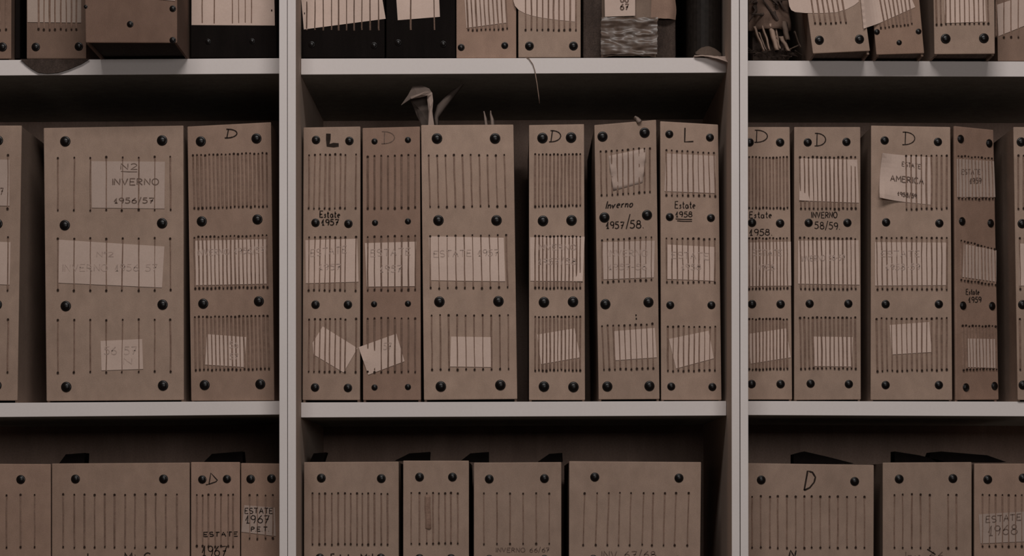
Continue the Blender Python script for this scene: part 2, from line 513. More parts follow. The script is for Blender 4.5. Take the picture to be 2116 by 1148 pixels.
# ================================================================ middle row, west bay
b3 = lambda xs, xb, *ys: [(xs, xb, y[0], y[1]) for y in ys]
binder('wide cardboard binder cut off by the frame, beside the INVERNO 1956/57 binder', GM, 'west', 1,
       [(-190, 259), (45, 259), (36, 827), (-184, 827)], tone=0.97, r=10.5,
       rivets=[(-4, 290), (-5, 462), (-6, 629), (-7, 796), (-150, 290), (-150, 462), (-150, 629), (-150, 796)],
       bands=b3([-16, 17], [-18, 16], ((320, 320), (432, 432)), ((490, 490), (600, 600)), ((660, 660), (768, 768))),
       labels=[([(-90, 328), (20, 330), (20, 425), (-90, 424)], dict(k=0.72, text=[('7', (1, 388, 7, 402), dict(mat='inkmid', th=2.2))])),
               ([(-95, 497), (22, 500), (20, 588), (-95, 584)], dict(k=0.9))])
binder('widest binder, label lettered INVERNO 1956/57 under its top string band', GM, 'west', 1,
       [(90, 264), (379, 259), (380, 826), (96, 828)], tone=1.0, r=10.8, w=2.4,
       rivets=[(135, 292), (335, 290), (134, 465), (335, 461), (136, 632), (336, 629), (137, 799), (337, 796)],
       bands=b3([120, 154, 187, 220, 254, 287, 320, 352], [120, 153, 187, 220, 252, 287, 320, 353], ((326, 324), (435, 433)), ((493, 492), (600, 599)), ((661, 660), (769, 767))),
       labels=[([(189, 333), (341, 334), (340, 431), (190, 429)], dict(k=0.74, text=[('N2', (250, 338, 284, 350), dict(mat='inkmid', th=1.6, under=1)),
                  ('INVERNO', (232, 369, 328, 382), dict(mat='inkmid', th=2.1)), ('1956/57', (236, 409, 318, 420), dict(mat='inkmid', th=2.3))])),
               ([(122, 495), (340, 509), (335, 594), (121, 584)], dict(k=0.88, text=[('N°2', (200, 520, 235, 530), {}), ('INVERNO 1956 57', (130, 546, 325, 560), {})])),
               ([(208, 704), (294, 700), (296, 762), (210, 765)], dict(k=0.95, text=[('56 57', (216, 716, 282, 732), dict(th=2)), ('N', (255, 740, 272, 752), {})]))])
binder('binder marked D with dense string bands, against the upright of its bay', GM, 'west', 1,
       [(387, 261), (560, 252), (567, 827), (395, 828)], tone=0.87, hue=(1.02, .97, .95), r=10.5, w=3.2,
       rivets=[(415, 292), (530, 286), (417, 457), (532, 453), (420, 627), (535, 622), (423, 795), (538, 793)],
       bands=b3(lin(19, 399, 551), lin(19, 402, 552), ((321, 316), (430, 426))) + b3(lin(19, 402, 551), lin(19, 404, 553), ((490, 486), (596, 593))) + b3(lin(19, 403, 553), lin(19, 405, 556), ((655, 652), (764, 762))),
       labels=[([(402, 497), (551, 494), (553, 586), (404, 589)], dict(k=0.95, text=[('INVERNO 1956/57', (408, 516, 546, 528), dict(rise=-6))])),
               ([(428, 690), (509, 696), (505, 758), (424, 753)], dict(k=0.98, text=[('56', (475, 705, 492, 718), {}), ('57', (475, 730, 492, 742), {})]))],
       words=[('D', (464, 267, 488, 285), dict(th=2.6, slant=.15))])

# ================================================================ middle row, middle bay
binder('binder with a thick black L and small Estate 1957 note', GM, 'mid', 1,
       [(627, 263), (745, 261), (744, 826), (625, 826)], tone=0.98, r=8.8,
       rivets=[(653, 289), (722, 291), (652, 460), (720, 462), (652, 629), (719, 629), (651, 800), (719, 801)],
       bands=b3([639, 651, 662, 673, 682, 693, 704, 714, 736], [638, 649, 660, 671, 681, 692, 703, 713, 735], ((320, 319), (431, 430)), ((490, 490), (600, 600)), ((659, 659), (768, 768))),
       labels=[([(631, 496), (738, 493), (741, 582), (632, 585)], dict(text=[('ESTATE', (642, 516, 716, 530), dict(rise=-8)), ('1957', (660, 545, 704, 557), {})])),
               ([(667, 674), (739, 719), (710, 769), (648, 732), (646, 708)], dict(k=1.02))],
       words=[('L', (678, 276, 700, 300), dict(th=8.5, jit=0)), ('Estate', (661, 436, 702, 449), dict(th=2.3)), ('1957', (665, 453, 700, 465), dict(th=2.3))])
binder('darker binder with small rivets and a thin D, tilted label at its foot', GM, 'mid', 1,
       [(749, 264), (868, 261), (870, 826), (750, 826)], tone=0.77, hue=(1.05, .96, .93), r=6.4, w=3.0, strk=0.85,
       rivets=[(774, 292), (843, 289), (775, 460), (843, 457), (773, 628), (843, 627), (774, 800), (843, 799)],
       bands=b3(lin(8, 760, 858), lin(8, 760, 858), ((323, 320), (431, 429)), ((489, 487), (600, 598)), ((657, 657), (768, 768))),
       labels=[([(754, 502), (860, 499), (857, 591), (758, 592)], dict(text=[('ESTATE', (766, 516, 848, 530), dict(rise=-4)), ('1957', (786, 548, 830, 562), {})])),
               ([(741, 717), (819, 689), (836, 746), (761, 774)], dict(k=1.02, curl=[(0, .5, .002, .62)], text=[('57', (793, 708, 809, 722), {})]))],
       words=[('D', (788, 272, 815, 297), dict(th=1.9, mat='inkmid'))])
b5root, b5pl, _ = binder('wide pale binder with torn paper scraps poking up from its top', GM, 'mid', 1,
       [(870, 258), (1061, 257), (1069, 824), (876, 826)], Y=-0.002, tone=1.12, r=11, w=2.4, depth=.276,
       rivets=[(903, 286), (1023, 286), (906, 455), (1026, 455), (908, 623), (1030, 622), (911, 798), (1034, 795)],
       bands=b3(lin(10, 886, 1042), lin(10, 889, 1045), ((321, 320), (427, 426))) + b3(lin(10, 889, 1046), lin(10, 890, 1049), ((487, 486), (595, 594))) + b3(lin(10, 892, 1050), lin(10, 893, 1051), ((651, 651), (764, 762))),
       labels=[([(886, 488), (1041, 491), (1044, 581), (889, 579)], dict(k=1.05, text=[('ESTATE 1957', (896, 518, 1030, 531), dict(rise=-3))])),
               ([(932, 695), (1014, 696), (1016, 758), (930, 757)], dict(k=1.06))])
binder('binder with a D between large rivets and black gaps on both sides', GM, 'mid', 1,
       [(1093, 258), (1207, 256), (1209, 826), (1093, 826)], tone=1.08, r=11, w=3.0,
       rivets=[(1121, 285), (1180, 284), (1122, 456), (1181, 455), (1124, 624), (1184, 623), (1124, 798), (1185, 799)],
       bands=b3(lin(13, 1106, 1199), lin(13, 1106, 1199), ((319, 319), (426, 425)), ((488, 488), (595, 595)), ((654, 654), (765, 764))),
       labels=[([(1095, 490), (1208, 489), (1204, 581), (1096, 580)], dict(k=1.04, curl=[(1, 1, .0012, .3)], text=[('INVERNO', (1112, 505, 1190, 516), {}), ('1957/58', (1112, 534, 1190, 546), {})])),
               ([(1110, 691), (1187, 678), (1199, 738), (1118, 752)], dict(k=1.02))],
       words=[('D', (1134, 270, 1157, 293), dict(th=2.3, slant=.1))])
binder('leaning binder with crumpled label and handwritten Inverno 1957/58', GM, 'mid', 1,
       [(1228, 258), (1356, 247), (1363, 824), (1237, 825)], tone=0.97, r=10.6, w=2.6, strk=0.95,
       rivets=[(1245, 282), (1332, 274), (1249, 449), (1337, 444), (1251, 628), (1340, 624), (1255, 798), (1342, 797)],
       bands=b3(lin(10, 1241, 1343), lin(10, 1243, 1343), ((313, 306), (404, 397))) + b3(lin(10, 1244, 1346), lin(10, 1245, 1346), ((496, 489), (583, 578))) + b3(lin(10, 1244, 1348), lin(10, 1248, 1350), ((673, 669), (763, 761))),
       labels=[([(1257, 322), (1335, 306), (1328, 377), (1267, 394)], dict(k=0.78, bump=0.0006, off=.0003, curl=[(1, .3, .0045, .2), (1, .7, .0045, .2), (0, .4, .004, .22), (0, .8, .004, .22)], smooth=True)),
               ([(1245, 500), (1353, 497), (1351, 573), (1247, 577)], dict(k=0.86, text=[('INVERNO', (1256, 516, 1338, 529), {}), ('1957-58', (1258, 545, 1336, 557), {})])),
               ([(1267, 684), (1353, 677), (1357, 738), (1272, 744)], dict(k=0.95))],
       words=[('Inverno', (1251, 416, 1306, 431), dict(th=2.4, rise=-4, slant=.25)), ('1957', (1253, 458, 1289, 472), dict(th=2.4)), ('/', (1294, 446, 1302, 468), dict(th=2)),
              ('58.', (1302, 455, 1329, 471), dict(th=2.4)), ('.', (1311, 649, 1315, 651), dict(th=4)), ('.', (1313, 656, 1317, 658), dict(th=4.5))])
binder('binder with a thin tall L and underlined Estate 1958', GM, 'mid', 1,
       [(1364, 250), (1484, 257), (1491, 826), (1366, 826)], tone=1.04, r=8.3, w=2.6,
       rivets=[(1383, 277), (1467, 284), (1384, 448), (1469, 450), (1385, 630), (1470, 630), (1387, 798), (1472, 799)],
       bands=b3(lin(10, 1377, 1475), lin(10, 1377, 1478), ((311, 316), (403, 405))) + b3(lin(10, 1377, 1477), lin(10, 1378, 1477), ((493, 494), (583, 583))) + b3(lin(10, 1380, 1478), lin(10, 1380, 1477), ((674, 675), (766, 765))),
       labels=[([(1376, 317), (1478, 322), (1478, 399), (1373, 395)], dict(k=0.84)),
               ([(1379, 505), (1476, 510), (1475, 580), (1379, 576)], dict(k=0.98, text=[('ESTATE', (1388, 520, 1464, 533), dict(rise=3)), ('1958', (1408, 545, 1448, 557), {})])),
               ([(1382, 700), (1464, 683), (1475, 740), (1397, 761)], dict(k=0.98))],
       words=[('L', (1414, 264, 1432, 293), dict(th=2.8)), ('Estate', (1395, 416, 1436, 430), dict(th=2.0)), ('1958', (1396, 437, 1430, 448), dict(th=2.0, under=2))])

# ================================================================ middle row, east bay
binder('binder partly behind the upright with a D and Estate 1958', GM, 'east', 1,
       [(1541, 262), (1632, 262), (1637, 825), (1541, 825)], tone=1.05, r=8.8, w=3.0,
       rivets=[(1549, 294), (1612, 294), (1554, 460), (1612, 461), (1554, 628), (1613, 628), (1553, 793), (1613, 793)],
       bands=b3(lin(12, 1548, 1626), lin(12, 1548, 1627), ((325, 325), (430, 430)), ((492, 492), (597, 596)), ((659, 659), (763, 762))),
       labels=[([(1543, 501), (1634, 499), (1635, 590), (1543, 591)], dict(k=0.94, text=[('ESTATE', (1556, 516, 1616, 528), {}), ('1958', (1566, 546, 1600, 558), {})])),
               ([(1543, 690), (1624, 678), (1634, 738), (1551, 751)], dict(k=0.97))],
       words=[('D', (1558, 269, 1585, 294), dict(th=2.2)), ('Estate', (1549, 437, 1594, 450), dict(th=2.0)), ('1958.', (1549, 473, 1595, 486), dict(th=2.0))])
binder('binder marked D with INVERNO 58/59. written between its rivets', GM, 'east', 1,
       [(1641, 262), (1778, 262), (1779, 825), (1641, 826)], tone=0.96, r=8.6, w=3.0, strk=.95,
       rivets=[(1669, 294), (1749, 293), (1671, 460), (1751, 460), (1673, 627), (1753, 627), (1675, 792), (1754, 793)],
       bands=b3(lin(14, 1653, 1767), lin(14, 1655, 1768), ((325, 325), (431, 431)), ((491, 493), (597, 597)), ((656, 656), (761, 761))),
       labels=[([(1654, 327), (1771, 330), (1775, 419), (1651, 414)], dict(k=0.93, curl=[(0, 1, .0015, .3), (1, 0, .001, .3)])),
               ([(1649, 497), (1774, 496), (1776, 588), (1649, 586)], dict(k=0.96, text=[('INVERNO 58-59', (1656, 529, 1745, 540), dict(rise=-3))])),
               ([(1680, 695), (1762, 696), (1760, 757), (1680, 756)], dict(k=0.98))],
       words=[('D', (1683, 275, 1706, 301), dict(th=2.2)), ('INVERNO', (1677, 438, 1730, 450), dict(th=2.0)), ('58/59.', (1684, 458, 1735, 472), dict(th=2.0, rise=2))])
binder('binder with curled label lettered ESTATE AMERICA near its top', GM, 'east', 1,
       [(1800, 259), (1964, 262), (1968, 826), (1799, 826)], Y=0.0, tone=1.04, r=8.6, w=2.8, depth=.274,
       rivets=[(1828, 290), (1938, 293), (1831, 459), (1941, 461), (1830, 628), (1940, 628), (1830, 795), (1940, 795)],
       bands=b3(lin(9, 1872, 1956), lin(9, 1873, 1956), ((321, 322), (432, 431))) + b3(lin(15, 1811, 1956), lin(15, 1813, 1956), ((491, 491), (597, 598)), ((658, 657), (766, 764))),
       labels=[([(1822, 317), (1925, 325), (1923, 423), (1814, 411)], dict(k=0.9, off=.0004, curl=[(0, 1, .013, .55), (0, 0, .005, .4)], text=[('ESTATE', (1864, 334, 1902, 343), dict(mat='inkmid', rise=6)),
                  ('AMERICA', (1840, 362, 1908, 374), dict(mat='inkmid', rise=6, th=1.9, off=.0012)), ('1958/59', (1854, 396, 1894, 404), dict(mat='inkmid', rise=5, off=.0017))])),
               ([(1808, 500), (1955, 501), (1955, 589), (1808, 590)], dict(k=0.94, text=[('ESTATE', (1820, 518, 1900, 530), {}), ('1958-59', (1830, 545, 1900, 557), {})])),
               ([(1838, 671), (1920, 665), (1925, 727), (1843, 732)], dict(k=0.98))],
       words=[('D', (1865, 272, 1891, 298), dict(th=2.0))])
binder('narrow brown binder with its spine turned away from the others', GM, 'east', 1,
       [(1973, 260), (2053, 268), (2064, 825), (1976, 826)], yaw=0.62, tone=0.80, hue=(1.06, .96, .92), r=8.8, w=3.2, strk=1.1, depth=.24,
       rivets=[(1985, 287), (2044, 296), (1988, 457), (2047, 461), (1990, 631), (2050, 632), (1996, 800), (2055, 797)],
       bands=b3(lin(11, 1979, 2048), lin(11, 1980, 2050), ((322, 328), (410, 411))) + b3(lin(11, 1985, 2054), lin(11, 1985, 2056), ((497, 514), (578, 588))) + b3(lin(11, 1988, 2056), lin(11, 1990, 2058), ((673, 674), (764, 762))),
       labels=[([(1976, 328), (2053, 333), (2056, 407), (1977, 407)], dict(k=0.72, text=[('ESTATE', (1986, 350, 2024, 360), dict(mat='inkmid')), ('1959', (2003, 368, 2026, 379), dict(mat='inkmid', th=2.2))])),
               ([(1991, 504), (2058, 517), (2058, 582), (1988, 572)], dict(k=0.84)),
               ([(1999, 699), (2055, 700), (2056, 760), (2000, 758)], dict(k=0.92))],
       words=[('Estate', (1996, 597, 2023, 608), dict(th=1.8)), ('1959', (2001, 613, 2027, 624), dict(th=1.8))])
binder('binder cut off by the frame beyond the turned brown binder', GM, 'east', 1,
       [(2094, 262), (2240, 263), (2244, 826), (2103, 826)], Y=-0.004, tone=1.0, r=9.5, w=2.6,
       rivets=[(2110, 293), (2112, 462), (2113, 629), (2114, 795), (2205, 293), (2206, 462), (2207, 629), (2208, 795)],
       bands=b3(lin(12, 2104, 2225), lin(12, 2104, 2225), ((321, 321), (431, 431))) + b3(lin(12, 2107, 2225), lin(12, 2108, 2226), ((492, 492), (597, 597)), ((659, 659), (764, 764))),
       labels=[([(2106, 503), (2222, 504), (2222, 592), (2106, 590)], dict(k=0.95))])

# ================================================================ bottom row
bot = lambda x0, x1, y0, y1: [(x0, y0), (x1, y1), (x1, 1531), (x0, 1531)]  # tones of this row are lowered to carry the light falloff
UB = lambda xs, yt, yb, dx=0: [(xs, [x + dx for x in xs], (yt, yt), (yb, yb))]
binder('plain wide binder at the lower corner with three faint strings showing', GB, 'west', 2, bot(-150, 105, 957, 958), tone=0.86, hue=(1.04, .97, .94), r=9.3, w=2.2,
       rivets=[(43, 990), (-115, 990), (43, 1160), (-115, 1160)], bands=UB([-15, 14, 43, 72], 1022, 1130))
binder('widest bottom shelf binder, twelve spaced strings and no label', GB, 'west', 2, bot(107, 392, 957, 955), tone=0.87, hue=(1.02, .98, .96), r=9.3, w=2.6, strk=.9,
       rivets=[(156, 989), (338, 989), (156, 1160), (338, 1160)], bands=UB([131, 154, 175, 196, 217, 237, 259, 279, 301, 322, 343, 366], 1021, 1130),
       words=[('Inverno', (181, 1143, 238, 1162), dict(th=2.6)), ('Mi C', (257, 1141, 311, 1162), dict(th=2.8))], shadow_wedges=[[(122, 957), (136, 938), (175, 935), (174, 957)]])
binder('narrow bottom binder with a D touching its rivets and ESTATE 1967 low down', GB, 'west', 2, bot(394.5, 496, 954, 954), tone=0.87, hue=(1.04, .97, .95), r=8.6, w=2.4,
       rivets=[(418, 990), (469, 989), (418, 1160), (469, 1160)], bands=UB([407, 419, 431, 445, 457, 472, 482], 1022, 1128),
       words=[('d', (430, 976, 450, 999), dict(th=2.4)), ('ESTATE', (421, 1099, 491, 1108), dict(th=2.2, rise=-1)), ('1967', (418, 1127, 468, 1148), dict(th=2.3))],
       shadow_wedges=[[(420, 955), (438, 937), (500, 932), (502, 955)]])
binder('narrow bottom binder beside the upright with ESTATE 1967 P.E.T. label', GB, 'west', 2, bot(498, 581, 956, 957), tone=0.84, hue=(1.05, .97, .93), r=9,
       rivets=[(518, 989), (561, 988), (518, 1160), (561, 1160)], bands=UB([516, 532, 549, 564], 1022, 1112),
       labels=[([(505, 1043), (568, 1048), (570, 1107), (499, 1098)], dict(k=0.66, text=[('ESTATE', (506, 1049, 564, 1060), dict(mat='ink', th=1.9)), ('1967', (508, 1064, 556, 1080), dict(mat='ink', th=2.0)), ('P.E.T.', (519, 1088, 556, 1097), dict(mat='ink', th=2.0))]))])
binder('bottom binder with thirteen close strings next to the doubled upright', GB, 'mid', 2, bot(628, 824, 954, 953), tone=0.93, r=9.2, w=2.6, strk=.9,
       rivets=[(664, 987), (788, 988), (661, 1152), (787, 1152)], bands=UB([646, 660, 672, 686, 699, 713, 725, 738, 749, 761, 774, 788, 801], 1019, 1124),
       words=[('Estate', (684, 1144, 730, 1160), dict(th=2.8)), ('Mil', (745, 1143, 771, 1160), dict(th=2.6))], shadow_wedges=[[(640, 953), (648, 936), (674, 934), (668, 953)]])
binder('bottom binder with eight strings and a dark streak under them', GB, 'mid', 2, bot(833, 969, 951, 951), tone=0.96, r=9.2, w=2.2,
       rivets=[(867, 985), (935, 985), (867, 1153), (932, 1153)], bands=UB([850, 867, 882, 895, 907, 920, 932, 946], 1018, 1122) + [([883], [885], (1024, 1024), (1092, 1092), dict(w=9, strk=1.15, holes=False))],
       shadow_wedges=[[(816, 951), (846, 936), (888, 933), (887, 951)]])
binder('bottom binder with six wide spaced strings and faint INVERNO 66/67', GB, 'mid', 2, bot(979, 1160, 955, 954), tone=0.9, r=9.2, w=2.0,
       rivets=[(1011, 989), (1125, 988), (1011, 1155), (1125, 1155)], bands=UB([1000, 1027, 1054, 1081, 1108, 1135], 1019, 1123),
       words=[('INVERNO 66/67', (1025, 1131, 1135, 1140), dict(th=1.6, mat='inkmid'))],
       shadow_wedges=[[(950, 953), (972, 936), (1010, 933), (1010, 954)], [(1112, 953), (1135, 937), (1162, 935), (1163, 953)]])
binder('wide bottom binder with ten strings, black gap beyond it, INV 67/68', GB, 'mid', 2, [(1176, 952), (1449, 954), (1443, 1531), (1175, 1531)], tone=0.93, r=9.4, w=2.2,
       rivets=[(1229, 985), (1403, 987), (1226, 1155), (1400, 1157)], bands=UB([1208, 1234, 1258, 1281, 1304, 1330, 1350, 1374, 1397, 1423], 1018, 1125, -3),
       words=[('INV 67/68', (1243, 1138, 1355, 1152), dict(th=1.9, mat='inkmid'))])
binder('bottom binder with an outlined D, its edge behind the upright', GB, 'east', 2, [(1543, 956), (1806, 960), (1804, 1531), (1543, 1531)], tone=0.9, r=9.2, w=2.2,
       rivets=[(1573, 991), (1766, 994), (1573, 1160), (1766, 1162)], bands=UB([1554, 1572, 1591, 1607, 1626, 1644, 1662, 1677, 1695, 1714, 1731, 1750, 1768, 1786], 1025, 1131),
       words=[('Q', (1661, 973, 1686, 1013), dict(th=3.6)), ('N', (1630, 1136, 1642, 1150), dict(th=3, slant=.2))],
       shadow_wedges=[[(1640, 957), (1640, 938), (1662, 932), (1710, 943), (1765, 957)]])
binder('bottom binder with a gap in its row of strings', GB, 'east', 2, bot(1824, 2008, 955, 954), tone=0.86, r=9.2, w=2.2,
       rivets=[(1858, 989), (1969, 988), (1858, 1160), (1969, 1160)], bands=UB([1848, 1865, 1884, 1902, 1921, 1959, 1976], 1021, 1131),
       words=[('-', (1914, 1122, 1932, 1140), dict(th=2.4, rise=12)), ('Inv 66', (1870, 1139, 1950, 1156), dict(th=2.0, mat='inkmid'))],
       shadow_wedges=[[(1849, 955), (1849, 932), (1900, 940), (1960, 955)], [(1920, 944), (1924, 934), (1945, 932), (2040, 940), (2080, 954), (1935, 954)]])
binder('bottom binder with a brown ESTATE 1968 label, cut off by the frame', GB, 'east', 2, bot(2013, 2150, 957, 957), tone=0.86, hue=(1.03, .98, .96), r=9.2,
       rivets=[(2041, 990), (2114, 987), (2041, 1160), (2114, 1160)], bands=UB([2030, 2044, 2057, 2071, 2084, 2098, 2111, 2125], 1022, 1128),
       labels=[([(2022, 1062), (2120, 1056), (2120, 1118), (2026, 1122)], dict(k=0.62, text=[('ESTATE', (2037, 1066, 2109, 1079), dict(mat='inkmid', th=1.9, rise=-5)), ('1968', (2042, 1086, 2101, 1106), dict(mat='inkmid', th=2.1, rise=-3))]))])

# ================================================================ top row
top = lambda x0, x1, xb0, xb1, yb0, yb1, y=-452: [(x0, y), (x1, y), (xb1, yb1), (xb0, yb0)]  # brown west binders here hold the light falloff in their low tone
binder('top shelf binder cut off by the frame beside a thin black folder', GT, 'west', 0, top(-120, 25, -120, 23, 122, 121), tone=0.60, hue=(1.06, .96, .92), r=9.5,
       rivets=[(5, 97), (-95, 97)], bands=UB([-90, -75, -60, -45, -30, -15, 0, 13], -60, 62))
binder('thin black folder standing in the gap on the top shelf', None, 'west', 0, top(32, 42, 31, 41, 121, 121), Y=0.02, black=True, name='document_folder', cat='folder', depth=.25)
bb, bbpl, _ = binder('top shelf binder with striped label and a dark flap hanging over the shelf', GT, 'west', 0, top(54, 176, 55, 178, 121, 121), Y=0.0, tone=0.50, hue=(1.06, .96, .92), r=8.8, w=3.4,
       rivets=[(74, 97), (163, 96)], bands=[([80, 91, 103, 114, 126, 137, 148, 158], [80, 91, 103, 114, 126, 137, 148, 158], (-50, -50), (61, 61))],
       labels=[([(56, -52), (168, -52), (168, 47), (57, 46)], dict(k=0.72, color=(.56, .43, .36)))])
mb = MB()
fp = [(42, 122), (184, 122), (168, 132), (142, 143), (120, 150), (98, 152), (80, 150), (66, 142), (54, 133)]
pf = Plane(-0.0035)
mb.prism([pf(x, y) for x, y in fp], (0, 0.0025, 0))
o = mb.build('torn_flap', M['darkcloth'], bb); o['label'] = 'dark torn flap hanging over the shelf edge'
binder('plain brown binder jutting far out over the edge of the top shelf', GT, 'west', 0, top(168, 366, 177, 366, 88, 93), Y=-0.09, tone=0.50, hue=(1.08, .95, .91), r=6.8, pages_k=0.06,  # pages darkened so shade under the overhang stays black despite bounce light
       rivets=[(269, 50), (357, 18), (357, 83), (177, 14, 4)], labels=[([(300, -60), (362, -60), (362, 2), (318, -2)], dict(k=.8))])
binder('black binder with a broad pale label, beside the jutting brown binder', GT, 'west', 0, top(394, 571, 394, 572, 119, 119), Y=0.003, black=True, r=6, strk=1.0,
       rivets=[(430, 86), (521, 85)], bands=[([418, 443, 480, 493, 507, 520], [418, 443, 480, 493, 507, 520], (-58, -58), (51, 51), dict(holes=False))],
       labels=[([(396, -60), (566, -60), (568, 53), (396, 52)], dict(k=1.0, text=[('.', (559, 20, 563, 22), dict(mat='ink', th=4))]))])
binder('black binder with a tilted pale label crossed by ten strings', GT, 'mid', 0, top(624, 794, 624, 795, 119, 119), Y=0.003, black=True, r=7,
       rivets=[(644, 92), (773, 94)], bands=[([634, 651, 668, 685, 700, 716, 732, 748, 765, 781], [634, 651, 668, 685, 700, 716, 732, 748, 765, 783], (-58, -58), (63, 62), dict(k=.6, holes=False))],
       labels=[([(622, -8), (789, -8), (797, 39), (628, 61)], dict(k=1.06, curl=[(0, 0, .001, .3)], text=[('.', (627, 26, 630, 28), dict(mat='ink', th=4))]))])
binder('black binder whose small pale label is crossed by only two strings', GT, 'mid', 0, top(798, 940, 798, 941, 119, 119), Y=0.003, black=True, r=7,
       rivets=[(823, 88), (916, 91)], bands=[([849, 896], [849, 898], (-58, -58), (62, 62), dict(k=.7, holes=False))],
       labels=[([(815, -62), (905, -62), (909, 35), (822, 42)], dict(k=1.06))])
binder('top shelf cardboard binder next to the black binders', GT, 'mid', 0, top(943, 1066, 943, 1067, 120, 120), tone=0.9, hue=(1.05, .97, .94), r=7.2, w=3.2,
       rivets=[(953, 98), (1043, 94)], bands=[(lin(10, 962, 1042), lin(10, 968, 1048), (-50, -50), (63, 60))],
       labels=[([(956, -60), (1041, -60), (1047, 47), (964, 58)], dict(k=0.95))])
binder('top shelf cardboard binder with a round-cornered curling label', GT, 'mid', 0, top(1070, 1200, 1071, 1200, 120, 120), Y=0.0, tone=1.02, r=9.2, w=2.6,
       rivets=[(1094, 95), (1185, 95)], bands=[([1086, 1098, 1110, 1121, 1133, 1144, 1155, 1166, 1178, 1190], [1086, 1098, 1110, 1121, 1133, 1144, 1155, 1166, 1178, 1190], (-50, -50), (62, 62))],
       labels=[([(1061, -40), (1061, 2), (1064, 12), (1072, 21), (1085, 28), (1101, 33), (1120, 37), (1150, 41), (1188, 45), (1189, -40)], dict(k=1.02, off=.0004))])
binder('top shelf binder leaning over, big round-cornered label sticking out', GT, 'east', 0, [(1604, -452), (1722, -462), (1798, 105), (1680, 113)], Y=-0.04, tone=1.0, r=9.5, w=3.0, lean=True,
       rivets=[(1693, 83), (1776, 81)], bands=[([1670, 1682, 1692, 1702, 1712, 1722, 1733], [1684, 1695, 1706, 1717, 1727, 1737, 1748], (-40, -40), (49, 47))],
       labels=[([(1628, -50), (1629, 0), (1631, 13), (1635, 21), (1643, 25), (1665, 27), (1700, 27), (1727, 26), (1750, 19), (1765, 11), (1774, 4), (1778, -50)], dict(k=1.02, off=.0004))])
binder('small top shelf binder under a steeply tilted folded label', GT, 'east', 0, [(1760, -440), (1860, -440), (1910, 110), (1811, 113)], Y=-0.03, tone=0.84, hue=(1.05, .97, .93), r=5.6, w=2.6, lean=True,
       rivets=[(1858, 88), (1812, 66, 6), (1898, 65, 6)], bands=[([1800, 1811, 1820, 1829, 1838, 1847, 1856, 1864, 1873], [1820, 1829, 1837, 1845, 1853, 1861, 1869, 1876, 1884], (-40, -40), (58, 50))],
       labels=[([(1771, -40), (1868, -40), (1891, 15), (1781, 64)], dict(k=1.0, off=.0004, n=16, curl=[(0, i / 8 - .25, .0055, .42) for i in range(13)]))])
binder('top shelf binder standing slightly proud, squared pale label', GT, 'east', 0, top(1922, 2052, 1931, 2056, 112, 111), Y=-0.035, tone=0.98, r=10.2, w=2.8,
       rivets=[(1954, 80), (2033, 79)], bands=[(lin(12, 1933, 2040), lin(12, 1935, 2042), (-50, -50), (51, 49))],
       labels=[([(1948, -60), (2033, -60), (2037, 45), (1953, 48)], dict(k=1.02))])
binder('dark brown top shelf binder at the frame edge with slanted grey label', GT, 'east', 0, top(2052, 2190, 2062, 2194, 126, 126), Y=0.006, tone=0.66, hue=(1.04, .97, .94), r=9, w=3.0,
       rivets=[(2150, 100), (2090, 140, .5)][:1], bands=[([2058, 2074, 2089, 2104, 2120, 2136], [2058, 2074, 2089, 2104, 2120, 2136], (-40, -40), (78, 76))],
       labels=[([(2060, 10), (2150, -20), (2150, 40), (2063, 75)], dict(k=0.86))])

# ---------------------------------------------------------------- taped parcel
def zshelf(bay, row, px): return ZC + (CY - shelf_top(bay, row, px)) * S


pl = Plane(0.012)
root = thing('taped_parcel', Vector((pl(1300, 0).x, 0.012, zshelf('mid', 0, 1300))), 'dark parcel wrapped in crinkled brown tape, with a 66 67 label', 'parcel')
mb = MB(); mb.prism([pl(1206, -330), pl(1394, -330), pl(1397, 121), pl(1204, 121)], (0, 0.26, 0))
mb.build('wrapper', M['darkcloth'], root, bevel=0.004)


def crinkle(x0, x1, y0, y1, off, amp, seed, taper=0):
    def fn(u, v):
        x = x0 + (x1 - x0) * u; y = y0 + (y1 - y0) * v
        x += 3 * noise.noise(Vector((v * 9, seed, 0)))
        h = off + amp * (noise.noise(Vector((u * 2.5 + seed, v * (5 if taper else 11), 0))) + .55 * noise.noise(Vector((u * 6, v * 12, seed))))
        e = 2 if taper else min(u, 1 - u) * 8
        return pl(x, y + 2 * noise.noise(Vector((u * 7, seed, 3))), 0.001 + (h if e > 1 else h * e))
    return fn


mb = MB(); mb.grid(crinkle(1243, 1356, -300, 119, 0.009, 0.002, 2.2), 24, 90)
mb.build('brown_paper', M['board'], root, color=scale(CARD, 0.62), smooth=True)
mb = MB(); mb.grid(crinkle(1300, 1396, -300, 42, 0.008, 0.003, 7.7), 18, 50)
mb.build('brown_paper', M['board'], root, color=scale((CARD[0] * 1.05, CARD[1] * .96, CARD[2] * .93), 0.72), smooth=True)
mb = MB(); mb.grid(crinkle(1241, 1357, 41, 117, 0.0125, 0.003, 5.1, 1), 36, 40)
o = mb.build('packing_tape', M['tape'], root, smooth=True); o['label'] = 'shiny crinkled tape'
lb = sheet(root, pl, [(1247, -60), (1311, -60), (1311, 38), (1249, 40)], off=0.0145, k=0.93)
ink(lb, pl, '66', (1281, -2, 1297, 10), th=2.6, mat='inkmid', off=0.0152)
ink(lb, pl, '67', (1281, 14, 1297, 26), th=2.6, mat='inkmid', off=0.0152)

